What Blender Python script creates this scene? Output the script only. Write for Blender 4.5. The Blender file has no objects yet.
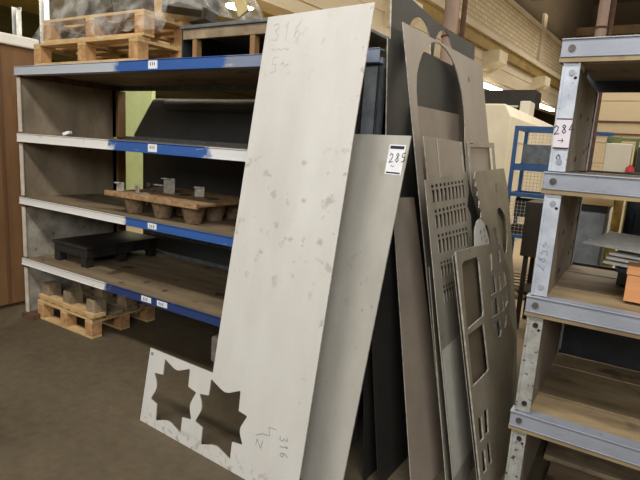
import bpy, bmesh, math, random
from mathutils import Vector, Matrix
from mathutils.geometry import delaunay_2d_cdt
C = bpy.context.scene.collection
SC = bpy.context.scene
R = math.radians
random.seed(7)

# ------------------------------------------------------------------ camera
cam_d = bpy.data.cameras.new('camera')
cam = bpy.data.objects.new('camera', cam_d); C.objects.link(cam)
cam_d.sensor_width = 36.0; cam_d.lens = 36.0 * 512 / 640
cam_d.clip_start = 0.05; cam_d.clip_end = 200
Rm = Matrix(((0.8435857, -0.1471912, 0.5164281), (0.5333440, 0.1177102, -0.8376685), (0.0625086, 0.9820790, 0.1778021)))
cam.matrix_world = Matrix.Translation((0, 0, 1.6)) @ Rm.to_4x4()
SC.camera = cam

# ------------------------------------------------------------------ world, lights, exposure
w = bpy.data.worlds.new('world'); SC.world = w; w.use_nodes = True
w.node_tree.nodes['Background'].inputs[0].default_value = (1.0, 0.88, 0.70, 1)
w.node_tree.nodes['Background'].inputs[1].default_value = 0.30
SC.view_settings.view_transform = 'Standard'; SC.view_settings.look = 'None'
SC.view_settings.gamma = 1; SC.view_settings.use_curve_mapping = False
SC.view_settings.exposure = 0.22

def area(name, loc, sx, sy, power, col=(1, .93, .82), rot=(0, 0, 0)):
    d = bpy.data.lights.new(name, 'AREA'); d.shape = 'RECTANGLE'; d.size = sx; d.size_y = sy
    d.energy = power; d.color = col
    o = bpy.data.objects.new(name, d); C.objects.link(o); o.location = loc; o.rotation_euler = rot
    return o
# lamp rows over the near aisle, and an unseen area light beside them
area('aisle_lamp_light', (1.2, -0.6, 5.6), 3.0, 0.7, 185, (1, .97, .92))
area('aisle_lamp_light', (-2.6, -0.6, 5.6), 3.0, 0.7, 160, (1, .97, .92))
area('aisle_side_light', (3.2, -4.5, 4.2), 4.5, 2.2, 170, (.96, .98, 1.0), (R(62), 0, R(28)))
# large unseen area lights added as ambient fill from front and right
area('ambient_fill_light', (-1.5, -6.6, 4.6), 14, 3.2, 270, (1, .96, .88), (R(90), 0, 0))
area('ambient_fill_light', (11.5, 14, 6.5), 5, 24, 700, (1, .93, .80), (0, R(90), 0))
area('bay_fill_light', (-5.2, 3.4, 3.6), 1.2, 1.2, 60, (1, .98, .80), (R(55), 0, R(46)))  # unseen light added to brighten the yellow-green screen
area('roof_fill_light', (0.0, 22.0, 7.6), 8.0, 14.0, 1100, (1, .88, .70), (R(180), 0, 0))  # unseen upward light added to lift the dark roof
# hall: unseen area lights added for brick wall and machine; bay: its lamp row
area('hall_area_light', (1.0, 12.5, 7.4), 6.0, 8.0, 330, (1, .94, .85))
area('hall_area_light', (0.0, 24.0, 7.4), 6.0, 8.0, 330, (1, .94, .85))
area('bay_lamp_light', (-9.0, 10.0, 5.1), 4.0, 10.0, 420, (1, .92, .68))
area('near_hall_light', (-1.0, 7.0, 6.6), 3.0, 2.5, 220, (1, .95, .86))

# ------------------------------------------------------------------ materials
def lin(c):
    return tuple(((x / 255) / 12.92 if x / 255 <= 0.04045 else ((x / 255 + .055) / 1.055) ** 2.4) for x in c) + (1,)
_m = {}
def mat(name, a, b=None, scale=4.0, rough=.7, metal=0.0, bump=0.0, stretch=(1, 1, 1), lo=.35, hi=.65, spots=None, marks=None, detail=6, spec=.5, bscale=None):
    """two-tone noise material in object coordinates; a, b are sRGB 0..255"""
    if name in _m: return _m[name]
    m = bpy.data.materials.new(name); m.use_nodes = True; nt = m.node_tree; n = nt.nodes; L = nt.links
    p = n['Principled BSDF']; p.inputs['Roughness'].default_value = rough; p.inputs['Metallic'].default_value = metal
    p.inputs['Specular IOR Level'].default_value = spec
    p.inputs['Base Color'].default_value = lin(a)
    tc = n.new('ShaderNodeTexCoord'); mp = n.new('ShaderNodeMapping'); mp.inputs['Scale'].default_value = stretch
    L.new(tc.outputs['Object'], mp.inputs[0])
    out = None
    if b:
        no = n.new('ShaderNodeTexNoise'); no.inputs['Scale'].default_value = scale; no.inputs['Detail'].default_value = detail
        no.inputs['Roughness'].default_value = .62
        L.new(mp.outputs[0], no.inputs['Vector'])
        cr = n.new('ShaderNodeValToRGB'); cr.color_ramp.elements[0].position = lo; cr.color_ramp.elements[1].position = hi
        cr.color_ramp.elements[0].color = lin(a); cr.color_ramp.elements[1].color = lin(b)
        L.new(no.outputs[0], cr.inputs[0]); out = cr.outputs[0]
        if spots:
            sc_, thr, sco = spots
            n2 = n.new('ShaderNodeTexNoise'); n2.inputs['Scale'].default_value = sc_; n2.inputs['Detail'].default_value = 3
            L.new(tc.outputs['Object'], n2.inputs['Vector'])
            c2 = n.new('ShaderNodeValToRGB'); c2.color_ramp.elements[0].position = thr; c2.color_ramp.elements[1].position = thr + .06
            c2.color_ramp.elements[0].color = (0, 0, 0, 1); c2.color_ramp.elements[1].color = (1, 1, 1, 1)
            L.new(n2.outputs[0], c2.inputs[0])
            mx = n.new('ShaderNodeMix'); mx.data_type = 'RGBA'; mx.inputs[7].default_value = lin(sco)
            L.new(c2.outputs[0], mx.inputs[0]); L.new(out, mx.inputs[6]); out = mx.outputs[2]
        for (sc_, thr, sco, axis, lo_, hi_) in (marks or ()):
            # scuffs and dirt that sit in one zone of the sheet (object coordinates)
            n2 = n.new('ShaderNodeTexNoise'); n2.inputs['Scale'].default_value = sc_; n2.inputs['Detail'].default_value = 4
            L.new(tc.outputs['Object'], n2.inputs['Vector'])
            c2 = n.new('ShaderNodeMapRange'); c2.inputs[1].default_value = thr; c2.inputs[2].default_value = thr + .07; L.new(n2.outputs[0], c2.inputs[0])
            sx = n.new('ShaderNodeSeparateXYZ'); L.new(tc.outputs['Object'], sx.inputs[0])
            a1 = n.new('ShaderNodeMapRange'); a1.inputs[1].default_value = lo_ - .04; a1.inputs[2].default_value = lo_ + .04; L.new(sx.outputs[axis], a1.inputs[0])
            a2 = n.new('ShaderNodeMapRange'); a2.inputs[1].default_value = hi_ + .06; a2.inputs[2].default_value = hi_ - .06; L.new(sx.outputs[axis], a2.inputs[0])
            m1 = n.new('ShaderNodeMath'); m1.operation = 'MULTIPLY'; L.new(a1.outputs[0], m1.inputs[0]); L.new(a2.outputs[0], m1.inputs[1])
            m2 = n.new('ShaderNodeMath'); m2.operation = 'MULTIPLY'; L.new(m1.outputs[0], m2.inputs[0]); L.new(c2.outputs[0], m2.inputs[1])
            mx = n.new('ShaderNodeMix'); mx.data_type = 'RGBA'; mx.inputs[7].default_value = lin(sco)
            L.new(m2.outputs[0], mx.inputs[0]); L.new(out, mx.inputs[6]); out = mx.outputs[2]
        L.new(out, p.inputs['Base Color'])
    if bump:
        nb = n.new('ShaderNodeTexNoise'); nb.inputs['Scale'].default_value = bscale or scale * 4; nb.inputs['Detail'].default_value = 5
        L.new(mp.outputs[0], nb.inputs['Vector'])
        bp = n.new('ShaderNodeBump'); bp.inputs['Strength'].default_value = bump; bp.inputs['Distance'].default_value = .01
        L.new(nb.outputs[0], bp.inputs['Height']); L.new(bp.outputs[0], p.inputs['Normal'])
    _m[name] = m; return m

def emit(name, col, s):
    m = bpy.data.materials.new(name); m.use_nodes = True; n = m.node_tree.nodes
    p = n['Principled BSDF']; p.inputs['Emission Color'].default_value = col + (1,); p.inputs['Emission Strength'].default_value = s
    return m

def banded(name, stops, worn):
    """paint that changes along the beam (object X), with worn ragged borders. stops: [(x, colour), ...]"""
    m = bpy.data.materials.new(name); m.use_nodes = True; nt = m.node_tree; n = nt.nodes; L = nt.links
    p = n['Principled BSDF']; p.inputs['Roughness'].default_value = .5
    tc = n.new('ShaderNodeTexCoord'); sp = n.new('ShaderNodeSeparateXYZ'); L.new(tc.outputs['Object'], sp.inputs[0])
    no = n.new('ShaderNodeTexNoise'); no.inputs['Scale'].default_value = 14; no.inputs['Detail'].default_value = 5
    L.new(tc.outputs['Object'], no.inputs['Vector'])
    ma = n.new('ShaderNodeMath'); ma.operation = 'MULTIPLY_ADD'; ma.inputs[1].default_value = .22; L.new(no.outputs[0], ma.inputs[0]); L.new(sp.outputs[0], ma.inputs[2])
    cur = None
    for i, (x, c) in enumerate(stops):
        if cur is None: cur = lin(c); continue
        mr = n.new('ShaderNodeMapRange'); mr.inputs[1].default_value = x + .08; mr.inputs[2].default_value = x + .14
        L.new(ma.outputs[0], mr.inputs[0])
        mx = n.new('ShaderNodeMix'); mx.data_type = 'RGBA'; L.new(mr.outputs[0], mx.inputs[0])
        if isinstance(cur, tuple): mx.inputs[6].default_value = cur
        else: L.new(cur, mx.inputs[6])
        mx.inputs[7].default_value = lin(c); cur = mx.outputs[2]
    n2 = n.new('ShaderNodeTexNoise'); n2.inputs['Scale'].default_value = 22; n2.inputs['Detail'].default_value = 8
    mp = n.new('ShaderNodeMapping'); mp.inputs['Scale'].default_value = (.35, 1, 1.4)
    L.new(tc.outputs['Object'], mp.inputs[0]); L.new(mp.outputs[0], n2.inputs['Vector'])
    cr = n.new('ShaderNodeValToRGB'); cr.color_ramp.elements[0].position = .66; cr.color_ramp.elements[1].position = .76
    L.new(n2.outputs[0], cr.inputs[0])
    mx = n.new('ShaderNodeMix'); mx.data_type = 'RGBA'; L.new(cr.outputs[0], mx.inputs[0]); L.new(cur, mx.inputs[6]); mx.inputs[7].default_value = lin(worn)
    L.new(mx.outputs[2], p.inputs['Base Color'])
    return m

M = {
 'white_sheet': mat('white_sheet', (203, 201, 196), (191, 188, 182), 3, .5, .0, .05, (1, .35, 1), marks=[(26, .54, (150, 147, 140), 1, -.1, .05), (14, .60, (172, 168, 160), 1, .95, 1.6), (22, .64, (165, 161, 153), 0, 1.05, 1.2), (14, .62, (190, 186, 178), 1, 1.9, 2.4)]),
 'grey_sheet': mat('grey_sheet', (180, 177, 168), (163, 160, 151), 3.5, .5, .05, .05, (1, .5, 1), marks=[(34, .66, (140, 137, 128), 1, -.1, 1.2), (9, .62, (160, 157, 147), 1, .85, 1.2), (3, .55, (158, 153, 140), 1, 1.4, 1.8)]),
 'brown_sheet': mat('brown_sheet', (166, 154, 140), (148, 137, 124), 3, .45, .2, .04, (1, .4, 1)),
 'tan_sheet': mat('tan_sheet', (156, 143, 129), (138, 126, 113), 3, .5, .2, .04),
 'pale_sheet': mat('pale_sheet', (168, 162, 148), (146, 140, 127), 5, .45, .3, .05, (1, .4, 1), spots=(10, .66, (110, 104, 92))),
 'olive_sheet': mat('olive_sheet', (154, 146, 128), (134, 126, 108), 4, .45, .2, .05, spots=(12, .68, (104, 94, 78))),
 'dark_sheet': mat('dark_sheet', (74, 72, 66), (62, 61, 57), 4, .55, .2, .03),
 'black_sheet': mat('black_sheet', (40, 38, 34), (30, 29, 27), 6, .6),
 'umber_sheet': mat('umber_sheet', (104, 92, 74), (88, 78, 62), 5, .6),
 'edge_steel': mat('edge_steel', (205, 200, 190), (150, 145, 135), 30, .35, .4),
 'galv': mat('galvanised_steel', (200, 206, 216), (168, 175, 188), 9, .45, .3, .12, spots=(30, .66, (96, 88, 80))),
 'galv_beam': mat('galvanised_beam', (164, 168, 178), (142, 147, 158), 6, .5, .3, .08, (.4, 1, 1), spots=(24, .68, (98, 90, 84))),
 'galv_spotted': mat('spotted_galvanised', (170, 170, 165), (140, 138, 132), 20, .55, .2, .15, spots=(45, .60, (78, 66, 55))),
 'wood_deck': mat('worn_deck_wood', (138, 120, 92), (98, 84, 64), 2.2, .7, 0, .12, (.6, 3.2, 1), spots=(7, .62, (70, 56, 42))),
 'wood_deck_pale': mat('pale_deck_wood', (162, 142, 108), (112, 95, 70), 2.6, .65, 0, .1, (.7, 2.4, 1), spots=(4, .58, (96, 80, 60))),
 'panel_brown': mat('panel_brown', (164, 148, 124), (122, 108, 90), 3.5, .75, 0, .1, (1, 1, .5)),
 'panel_bare': mat('panel_bare', (140, 128, 110), (108, 97, 82), 3.5, .75, 0, .1, (1, 1, .5), spots=(12, .66, (84, 74, 62))),
 'panel_grey': mat('panel_grey', (186, 178, 164), (138, 130, 117), 7, .8, 0, .2, spots=(14, .70, (80, 72, 62))),
 'post_cream': mat('chipped_cream_paint', (214, 205, 190), (186, 172, 152), 8, .6, 0, .08, spots=(18, .66, (120, 84, 60))),
 'post_wood': mat('post_wood', (150, 116, 74), (126, 94, 58), 5, .7, 0, .08, (2, 2, .3)),
 'pallet': mat('pallet_wood', (216, 184, 134), (184, 150, 102), 5, .7, 0, .12, (1, 3, 3)),
 'pallet_end': mat('pallet_block', (200, 158, 108), (156, 116, 74), 16, .8, 0, .12),
 'old_wood': mat('old_wood', (158, 140, 112), (112, 96, 74), 7, .8, 0, .15, (1, 2.5, 1)),
 'pressed': mat('pressed_wood', (176, 142, 100), (120, 90, 62), 22, .85, 0, .3),
 'pressed_side': mat('pressed_wood_cup', (152, 128, 100), (112, 90, 68), 28, .85, 0, .3),
 'black': mat('black_plastic', (44, 40, 37), (30, 28, 27), 7, .5, 0, .1),
 'black_metal': mat('dark_blue_metal', (58, 62, 68), (38, 41, 46), 5, .5, .2, .05),
 'charcoal': mat('charcoal_cover', (76, 78, 80), (62, 64, 66), 2.0, .5, 0, .06),
 'rust': mat('rusty_steel', (112, 78, 58), (80, 58, 44), 20, .8, .1, .1),
 'bolt': mat('bolt_steel', (120, 116, 112), (80, 74, 68), 30, .45, .6),
 'hole': mat('bolt_hole', (30, 26, 24), None, rough=.9),
 'paper': mat('white_paper', (235, 235, 236), (222, 222, 226), 20, .6),
 'ink': mat('dark_ink', (44, 44, 52), None, rough=.6),
 'pencil': mat('pencil_line', (118, 115, 114), None, rough=.6),
 'marker': mat('marker_pen', (70, 68, 68), None, rough=.6),
 'inkband': mat('blue_black_band', (34, 36, 62), None, rough=.6),
 'carton': mat('cardboard', (206, 146, 98), (186, 128, 82), 4, .8, 0, .05, (.3, .3, 6)),
 'crate_brown': mat('brown_board', (134, 98, 62), (112, 80, 50), 3, .7, 0, .06, (2, 2, .4)),
 'cream': mat('cream_paint', (228, 219, 196), (218, 207, 182), 2, .6),
 'lid': mat('white_lid', (248, 244, 234), (238, 232, 218), 3, .6),
 'blue': mat('blue_paint', (44, 92, 150), (36, 78, 130), 8, .5),
 'navy': mat('navy_metal', (42, 58, 82), (30, 42, 62), 10, .5, .2, .1),
 'wire': mat('mesh_wire', (196, 186, 160), None, rough=.5, metal=.4),
 'green': mat('green_paint', (104, 120, 70), (84, 98, 56), 8, .6),
 'yellow': mat('rusty_yellow_paint', (204, 168, 64), (120, 90, 48), 14, .7, 0, .1),
 'greyblue': mat('grey_blue_metal', (120, 124, 128), (92, 96, 102), 12, .5, .3, .06),
 'red': mat('red_plastic', (210, 60, 60), None, rough=.5),
 'pink_pipe': mat('pinkish_column_paint', (186, 158, 140), (164, 136, 118), 5, .6, 0, .04, (1, 1, .3)),
 'conc_beam': mat('painted_concrete', (216, 202, 174), (192, 176, 148), 1.2, .8, 0, .05, (.3, 1, 1.2)),
 'ochre': mat('ochre_steel', (160, 134, 70), (124, 100, 52), 2, .7, 0, 0, (.4, 1, 1)),
 'corbel': mat('corbel_concrete', (226, 214, 186), (208, 194, 164), 3, .8),
 'roof': mat('dark_roof', (92, 80, 62), (72, 62, 47), .5, .9, 0, 0, (.3, 2, 1)),
 'roof_beam': mat('roof_beam', (112, 92, 68), (88, 72, 52), 1.5, .8),
 'olive_wall': mat('olive_wall', (92, 86, 44), (58, 56, 32), .35, .9, 0, 0, (.4, .3, 3.0)),
 'yellow_wall': mat('yellow_green_sheet', (206, 216, 158), (188, 200, 142), 2, .8),
 'grey_post': mat('pale_post', (186, 186, 184), (150, 150, 150), 10, .5, .2),
 'lamp_case': mat('lamp_case', (210, 205, 190), None, rough=.5),
}
M['tube'] = emit('lamp_tube', (1.0, .96, .82), 14)
M['tube_far'] = emit('lamp_round', (1.0, .97, .72), 16)

def floor_mat():
    m = bpy.data.materials.new('stained_concrete_floor'); m.use_nodes = True; nt = m.node_tree; n = nt.nodes; L = nt.links
    p = n['Principled BSDF']; tc = n.new('ShaderNodeTexCoord')
    def noise(s, d=6, r=.6):
        q = n.new('ShaderNodeTexNoise'); q.inputs['Scale'].default_value = s; q.inputs['Detail'].default_value = d; q.inputs['Roughness'].default_value = r
        L.new(tc.outputs['Object'], q.inputs['Vector']); return q
    a = noise(.9); cr = n.new('ShaderNodeValToRGB')
    cr.color_ramp.elements[0].position = .32; cr.color_ramp.elements[0].color = lin((80, 70, 54))
    cr.color_ramp.elements[1].position = .68; cr.color_ramp.elements[1].color = lin((102, 90, 71)); L.new(a.outputs[0], cr.inputs[0])
    b = noise(14, 8, .7); c2 = n.new('ShaderNodeValToRGB')
    c2.color_ramp.elements[0].position = .35; c2.color_ramp.elements[0].color = (.80, .80, .80, 1)
    c2.color_ramp.elements[1].position = .65; c2.color_ramp.elements[1].color = (1.1, 1.1, 1.1, 1); L.new(b.outputs[0], c2.inputs[0])
    mx = n.new('ShaderNodeMix'); mx.data_type = 'RGBA'; mx.blend_type = 'MULTIPLY'; mx.inputs[0].default_value = 1
    L.new(cr.outputs[0], mx.inputs[6]); L.new(c2.outputs[0], mx.inputs[7])
    # the paler walkway further down the hall
    sp = n.new('ShaderNodeSeparateXYZ'); L.new(tc.outputs['Object'], sp.inputs[0])
    mr = n.new('ShaderNodeMapRange'); mr.inputs[1].default_value = 4.0; mr.inputs[2].default_value = 5.0; L.new(sp.outputs[1], mr.inputs[0])
    m2 = n.new('ShaderNodeMix'); m2.data_type = 'RGBA'; L.new(mr.outputs[0], m2.inputs[0]); L.new(mx.outputs[2], m2.inputs[6]); m2.inputs[7].default_value = lin((176, 156, 126))
    L.new(m2.outputs[2], p.inputs['Base Color'])
    p.inputs['Roughness'].default_value = .62; p.inputs['Specular IOR Level'].default_value = .35
    bp = n.new('ShaderNodeBump'); bp.inputs['Strength'].default_value = .15; bp.inputs['Distance'].default_value = .01
    L.new(b.outputs[0], bp.inputs['Height']); L.new(bp.outputs[0], p.inputs['Normal'])
    return m

def brick_mat():
    m = bpy.data.materials.new('cream_brick'); m.use_nodes = True; nt = m.node_tree; n = nt.nodes; L = nt.links
    p = n['Principled BSDF']; p.inputs['Roughness'].default_value = .85
    tc = n.new('ShaderNodeTexCoord'); mp = n.new('ShaderNodeMapping'); mp.inputs['Rotation'].default_value = (R(90), 0, 0)
    L.new(tc.outputs['Object'], mp.inputs[0])
    b = n.new('ShaderNodeTexBrick'); b.inputs['Scale'].default_value = 1.0
    b.inputs['Brick Width'].default_value = .5; b.inputs['Row Height'].default_value = .16; b.inputs['Mortar Size'].default_value = .018
    b.inputs['Color1'].default_value = lin((222, 206, 172)); b.inputs['Color2'].default_value = lin((208, 190, 156)); b.inputs['Mortar'].default_value = lin((176, 158, 126))
    L.new(mp.outputs[0], b.inputs['Vector']); L.new(b.outputs[0], p.inputs['Base Color'])
    return m

# ------------------------------------------------------------------ mesh helpers
def box(bm, x0, x1, y0, y1, z0, z1, mtx=None):
    vs = [bm.verts.new(v) for v in ((x0,y0,z0),(x1,y0,z0),(x1,y1,z0),(x0,y1,z0),(x0,y0,z1),(x1,y0,z1),(x1,y1,z1),(x0,y1,z1))]
    if mtx is not None:
        for v in vs: v.co = mtx @ v.co
    for f in ((0,3,2,1),(4,5,6,7),(0,1,5,4),(1,2,6,5),(2,3,7,6),(3,0,4,7)): bm.faces.new([vs[i] for i in f])
def cyl(bm, p0, p1, r0, r1=None, n=14):
    p0 = Vector(p0); p1 = Vector(p1); r1 = r0 if r1 is None else r1
    d = (p1 - p0).normalized(); a = d.orthogonal().normalized(); b = d.cross(a)
    A = [bm.verts.new(p0 + (a*math.cos(2*math.pi*i/n) + b*math.sin(2*math.pi*i/n))*r0) for i in range(n)]
    B = [bm.verts.new(p1 + (a*math.cos(2*math.pi*i/n) + b*math.sin(2*math.pi*i/n))*r1) for i in range(n)]
    for i in range(n): bm.faces.new((A[i], A[(i+1)%n], B[(i+1)%n], B[i]))
    bm.faces.new(A[::-1]); bm.faces.new(B)
def prism_xz(bm, pts, y0, y1):
    A = [bm.verts.new((x, y0, z)) for x, z in pts]; B = [bm.verts.new((x, y1, z)) for x, z in pts]; n = len(pts)
    for i in range(n): bm.faces.new((A[i], A[(i+1)%n], B[(i+1)%n], B[i]))
    bm.faces.new(A[::-1]); bm.faces.new(B)
def tube(bm, pts, r, n=8):
    for a, b in zip(pts, pts[1:]): cyl(bm, a, b, r, n=n)
def obj(name, bm, m, parent=None, bevel=0, smooth=False):
    bmesh.ops.recalc_face_normals(bm, faces=bm.faces)
    me = bpy.data.meshes.new(name); bm.to_mesh(me); bm.free()
    o = bpy.data.objects.new(name, me); C.objects.link(o)
    if m: me.materials.append(m)
    if parent: o.parent = parent
    if smooth:
        for p in me.polygons: p.use_smooth = True
    if bevel:
        b = o.modifiers.new('bevel', 'BEVEL'); b.width = bevel; b.segments = 2; b.limit_method = 'ANGLE'; b.angle_limit = R(40)
    return o
def bx(name, m, dims, parent=None, bevel=0):
    bm = bmesh.new(); box(bm, *dims); return obj(name, bm, m, parent, bevel)
def tag(o, label, cat=None, group=None):
    o['label'] = label
    if cat: o['category'] = cat
    if group: o['group'] = group
    return o
def thing(name, label, cat, loc=(0,0,0), rotz=0, group=None):
    o = bpy.data.objects.new(name, None); o.empty_display_size = .1; C.objects.link(o)
    o.location = loc; o.rotation_euler = (0, 0, rotz); return tag(o, label, cat, group)
def struct(o): o['kind'] = 'structure'; return o
def copy_tree(o, parent=None):
    c = o.copy(); C.objects.link(c)
    if parent: c.parent = parent
    for ch in list(o.children): copy_tree(ch, c)
    return c

# ------------------------------------------------------------------ hall (setting)
struct(bx('floor', floor_mat(), (-24, 12, -7, 42, -.1, 0)))
H = R(85)   # the long girder wall is turned five degrees from the racks
def girder_part(name, m, u0, u1, d0, d1, z0, z1, parent=None):
    """d: distance towards the hall from the girder face"""
    o = bx(name, m, (u0, u1, -d1, -d0, z0, z1), parent)
    if parent is None: o.location = (-5.561, 19.447, 0); o.rotation_euler = (0, 0, H)
    return o
GR = bpy.data.objects.new('trim_1', None); C.objects.link(GR); GR.location = (-5.561, 19.447, 0); GR.rotation_euler = (0, 0, H); GR['kind'] = 'structure'
girder_part('concrete_beam', M['conc_beam'], -20, 17, -.55, 0, 4.25, 5.05, GR)
girder_part('beam_band', M['conc_beam'], -20, 17, -.5, .05, 4.52, 4.60, GR)
girder_part('ledge', M['ochre'], -20, 17, -.5, .22, 5.38, 5.75, GR)
girder_part('beam_top', M['conc_beam'], -20, 17, -.5, .03, 5.05, 5.38, GR)
girder_part('crane_rail', M['conc_beam'], -20, 17, -.5, .35, 5.75, 5.95, GR)
girder_part('rail_top_strip', M['rust'], -20, 17, -.5, .2, 5.95, 6.05, GR)  # rust-brown strip along the top of the crane rail
for u in (-13.2, -6.6, 0.4, 6.7, 13):
    bm = bmesh.new(); A = [(-.6, .0, 4.75), (-.6, 0, 5.4)]
    vs = [bm.verts.new(v) for v in ((u-.45,0,4.72),(u+.45,0,4.72),(u+.45,0,5.40),(u-.45,0,5.40),(u-.45,-.6,5.02),(u+.45,-.6,5.02),(u+.45,-.6,5.40),(u-.45,-.6,5.40))]
    for f in ((0,3,2,1),(4,5,6,7),(0,1,5,4),(1,2,6,5),(2,3,7,6),(3,0,4,7)): bm.faces.new([vs[i] for i in f])
    obj('corbel', bm, M['corbel'], GR)
BW = girder_part('wall_girder_side', brick_mat(), -20, 17, -.4, 0, 6.05, 7.55); struct(BW)
UW = girder_part('wall_upper_side', M['roof'], -20, 17, -.4, -.02, 7.55, 11.5); struct(UW)
PL = girder_part('trim_2', M['conc_beam'], 6.6, 7.1, 0, .12, 5.95, 8.2); struct(PL)
LP = girder_part('trim_3', M['conc_beam'], -20, 17, 0, .1, 7.45, 7.65); struct(LP)
# bay behind the girder
struct(bx('wall_left', M['olive_wall'], (-19.2, -19, -7, 40, 0, 9)))
struct(bx('trim_4', M['olive_wall'], (-19, -18.7, -7, 40, 4.1, 4.5)))
struct(bx('ceiling_bay', mat('bay_ceiling', (196, 176, 100), (150, 136, 76), .4, .8, 0, 0, (.4, 2, 1)), (-19, -5.9, -7, 40, 5.6, 5.7)))
# roof and far wall
struct(bx('ceiling', M['roof'], (-24, 12, -7, 42, 11.5, 11.7)))
for i, (y, z) in enumerate(((14, 9.6), (24, 8.3), (33, 8.6))):
    struct(bx('trim_%d' % (5 + i), M['roof_beam'], (-8, 12, y, y + .35, z, z + .45)))
struct(bx('wall_back', M['roof'], (-20, 12, 38, 38.2, 0, 11.5)))
struct(bx('wall_right', M['olive_wall'], (11.8, 12, -7, 42, 0, 11.5)))
struct(bx('wall_front', M['olive_wall'], (-20, 12, -7.2, -7, 0, 11.5)))
# pale sectional partition seen through the right-hand rack
bm = bmesh.new()
for k in range(8): box(bm, -1.6, 8, 16, 16.12, .55*k + .0, .55*k + .53)
box(bm, -1.6, 8, 16.03, 16.1, 0, 4.4)
struct(obj('wall_partition', bm, mat('partition_panel', (216, 196, 162), (202, 182, 148), .6, .7, 0, 0, (.3, 1, 3)), None, .012))
for z in (2.42, 2.74):
    struct(bx('trim_%d' % (8 if z < 2.5 else 9), M['rust'], (-1.6, 8, 15.93, 15.99, z, z + .04)))

# columns
for n_, (x, y, r, lab) in enumerate(((-2.13, 6.0, .085, 'slim pinkish brown steel column rising behind the arched sheets'),
                                     (-0.58, 6.0, .05, 'narrow pinkish pipe rising above the galvanised rack top'))):
    t = thing('column', lab, 'column', (x, y, 0))
    bm = bmesh.new(); cyl(bm, (0,0,0), (0,0,11.4), r, n=20); obj('shaft', bm, M['pink_pipe'], t, smooth=False)
    bm = bmesh.new(); cyl(bm, (0,0,0), (0,0,.03), r*1.9, n=20); obj('base_plate', bm, M['rust'], t)
    bm = bmesh.new(); cyl(bm, (r*1.5, .05, 0), (r*1.5, .05, 11.3), .022 if n_ else .03, n=10); obj('conduit', bm, M['rust'], t)
    bm = bmesh.new(); cyl(bm, (0,0,2.93), (0,0,2.95), r*1.12, n=20); obj('clamp_ring', bm, M['rust'], t)

# lamps
def lamp(loc, L, rot, lab, grp):
    t = thing('tube_lamp', lab, 'lamp', loc, rot)
    bx('housing', M['lamp_case'], (-L/2, L/2, -.11, .11, .04, .12), t, .01)
    bm = bmesh.new()
    for s in (-.05, .05): cyl(bm, (-L/2+.03, s, .01), (L/2-.03, s, .01), .03, n=10)
    obj('tube', bm, M['tube'], t)
    bx('diffuser', M['tube'], (-L/2, L/2, -.12, .12, -.06, .04), t, .02)
    bm = bmesh.new()
    for s in (-L/2+.2, L/2-.2): box(bm, s - .02, s + .02, -.02, .30, .10, .14)
    obj('mounting_arm', bm, M['bolt'], t)
    return t
gu = Vector((math.cos(H), math.sin(H), 0)); gb = Vector((-5.561, 19.447, 0))
for u, L, lab in ((.6, 2.4, 'glowing tube lamp under the girder beside the arched sheet'), (8.0, 3.4, 'glowing tube lamp under the girder above the blue mesh trolley')):
    p = gb + gu*u + Vector((.22, 0, 4.17 + .006*u)); lamp(tuple(p), L, H, lab, None)
t = thing('high_bay_lamp', 'round glowing yellow lamp above the left rack', 'lamp', (-9.75, 11.0, 5.12))
bm = bmesh.new(); cyl(bm, (0,0,0), (0,0,.03), .36, n=28); obj('diffuser', bm, M['tube_far'], t)
bm = bmesh.new(); cyl(bm, (0,0,.03), (0,0,.4), .38, .12, n=28); obj('reflector', bm, M['cream'], t)
bm = bmesh.new(); cyl(bm, (0,0,.4), (0,0,3.8), .02, n=8); obj('hanger', bm, M['bolt'], t)

# ------------------------------------------------------------------ handwriting strokes
GL = {'0': [[(.5,1),(.15,.8),(.1,.3),(.4,0),(.8,.2),(.85,.7),(.5,1)]], '1': [[(.2,.75),(.5,1),(.45,0)]], '2': [[(.1,.75),(.4,1),(.8,.8),(.6,.4),(.05,0),(.85,.05)]],
      '3': [[(.1,.9),(.6,1),(.75,.75),(.35,.55),(.8,.35),(.6,.02),(.05,.08)]], '4': [[(.6,1),(.05,.35),(.9,.4)],[(.7,.7),(.6,0)]],
      '5': [[(.85,1),(.3,.95),(.2,.55),(.7,.55),(.75,.15),(.1,0)]], '6': [[(.7,1),(.2,.6),(.15,.15),(.55,0),(.8,.3),(.45,.5),(.2,.3)]],
      '8': [[(.6,.55),(.25,.8),(.5,1),(.8,.8),(.5,.55),(.15,.25),(.4,0),(.75,.2),(.55,.52)]],
      '~': [[(0,.5),(.3,.65),(.6,.4),(1,.55)]], '/': [[(.2,0),(.7,1)]], 's': [[(.9,.9),(.3,.7),(.7,.4),(.1,.15)],[(.1,.15),(-.3,-.2)]], 'z': [[(0,.6),(.6,.7),(.1,.2),(.9,.3)]], '>': [[(0,.5),(1,.5)],[(.7,.75),(1,.5),(.7,.25)]],
      'o': [[(.5,.9),(.1,.5),(.5,.1),(.9,.5),(.5,.9)]]}
def ribbon(bm, pts, wd, z):
    for a, b in zip(pts, pts[1:]):
        a = Vector(a); b = Vector(b); d = (b - a)
        if d.length < 1e-6: continue
        d.normalize(); n = Vector((-d.y, d.x)) * wd/2; a2 = a - d*wd*.3; b2 = b + d*wd*.3
        vs = [bm.verts.new((p.x, p.y, zz)) for zz in (z, z + .0006) for p in (a2-n, b2-n, b2+n, a2+n)]
        for f in ((0,3,2,1),(4,5,6,7),(0,1,5,4),(1,2,6,5),(2,3,7,6),(3,0,4,7)): bm.faces.new([vs[i] for i in f])
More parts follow.
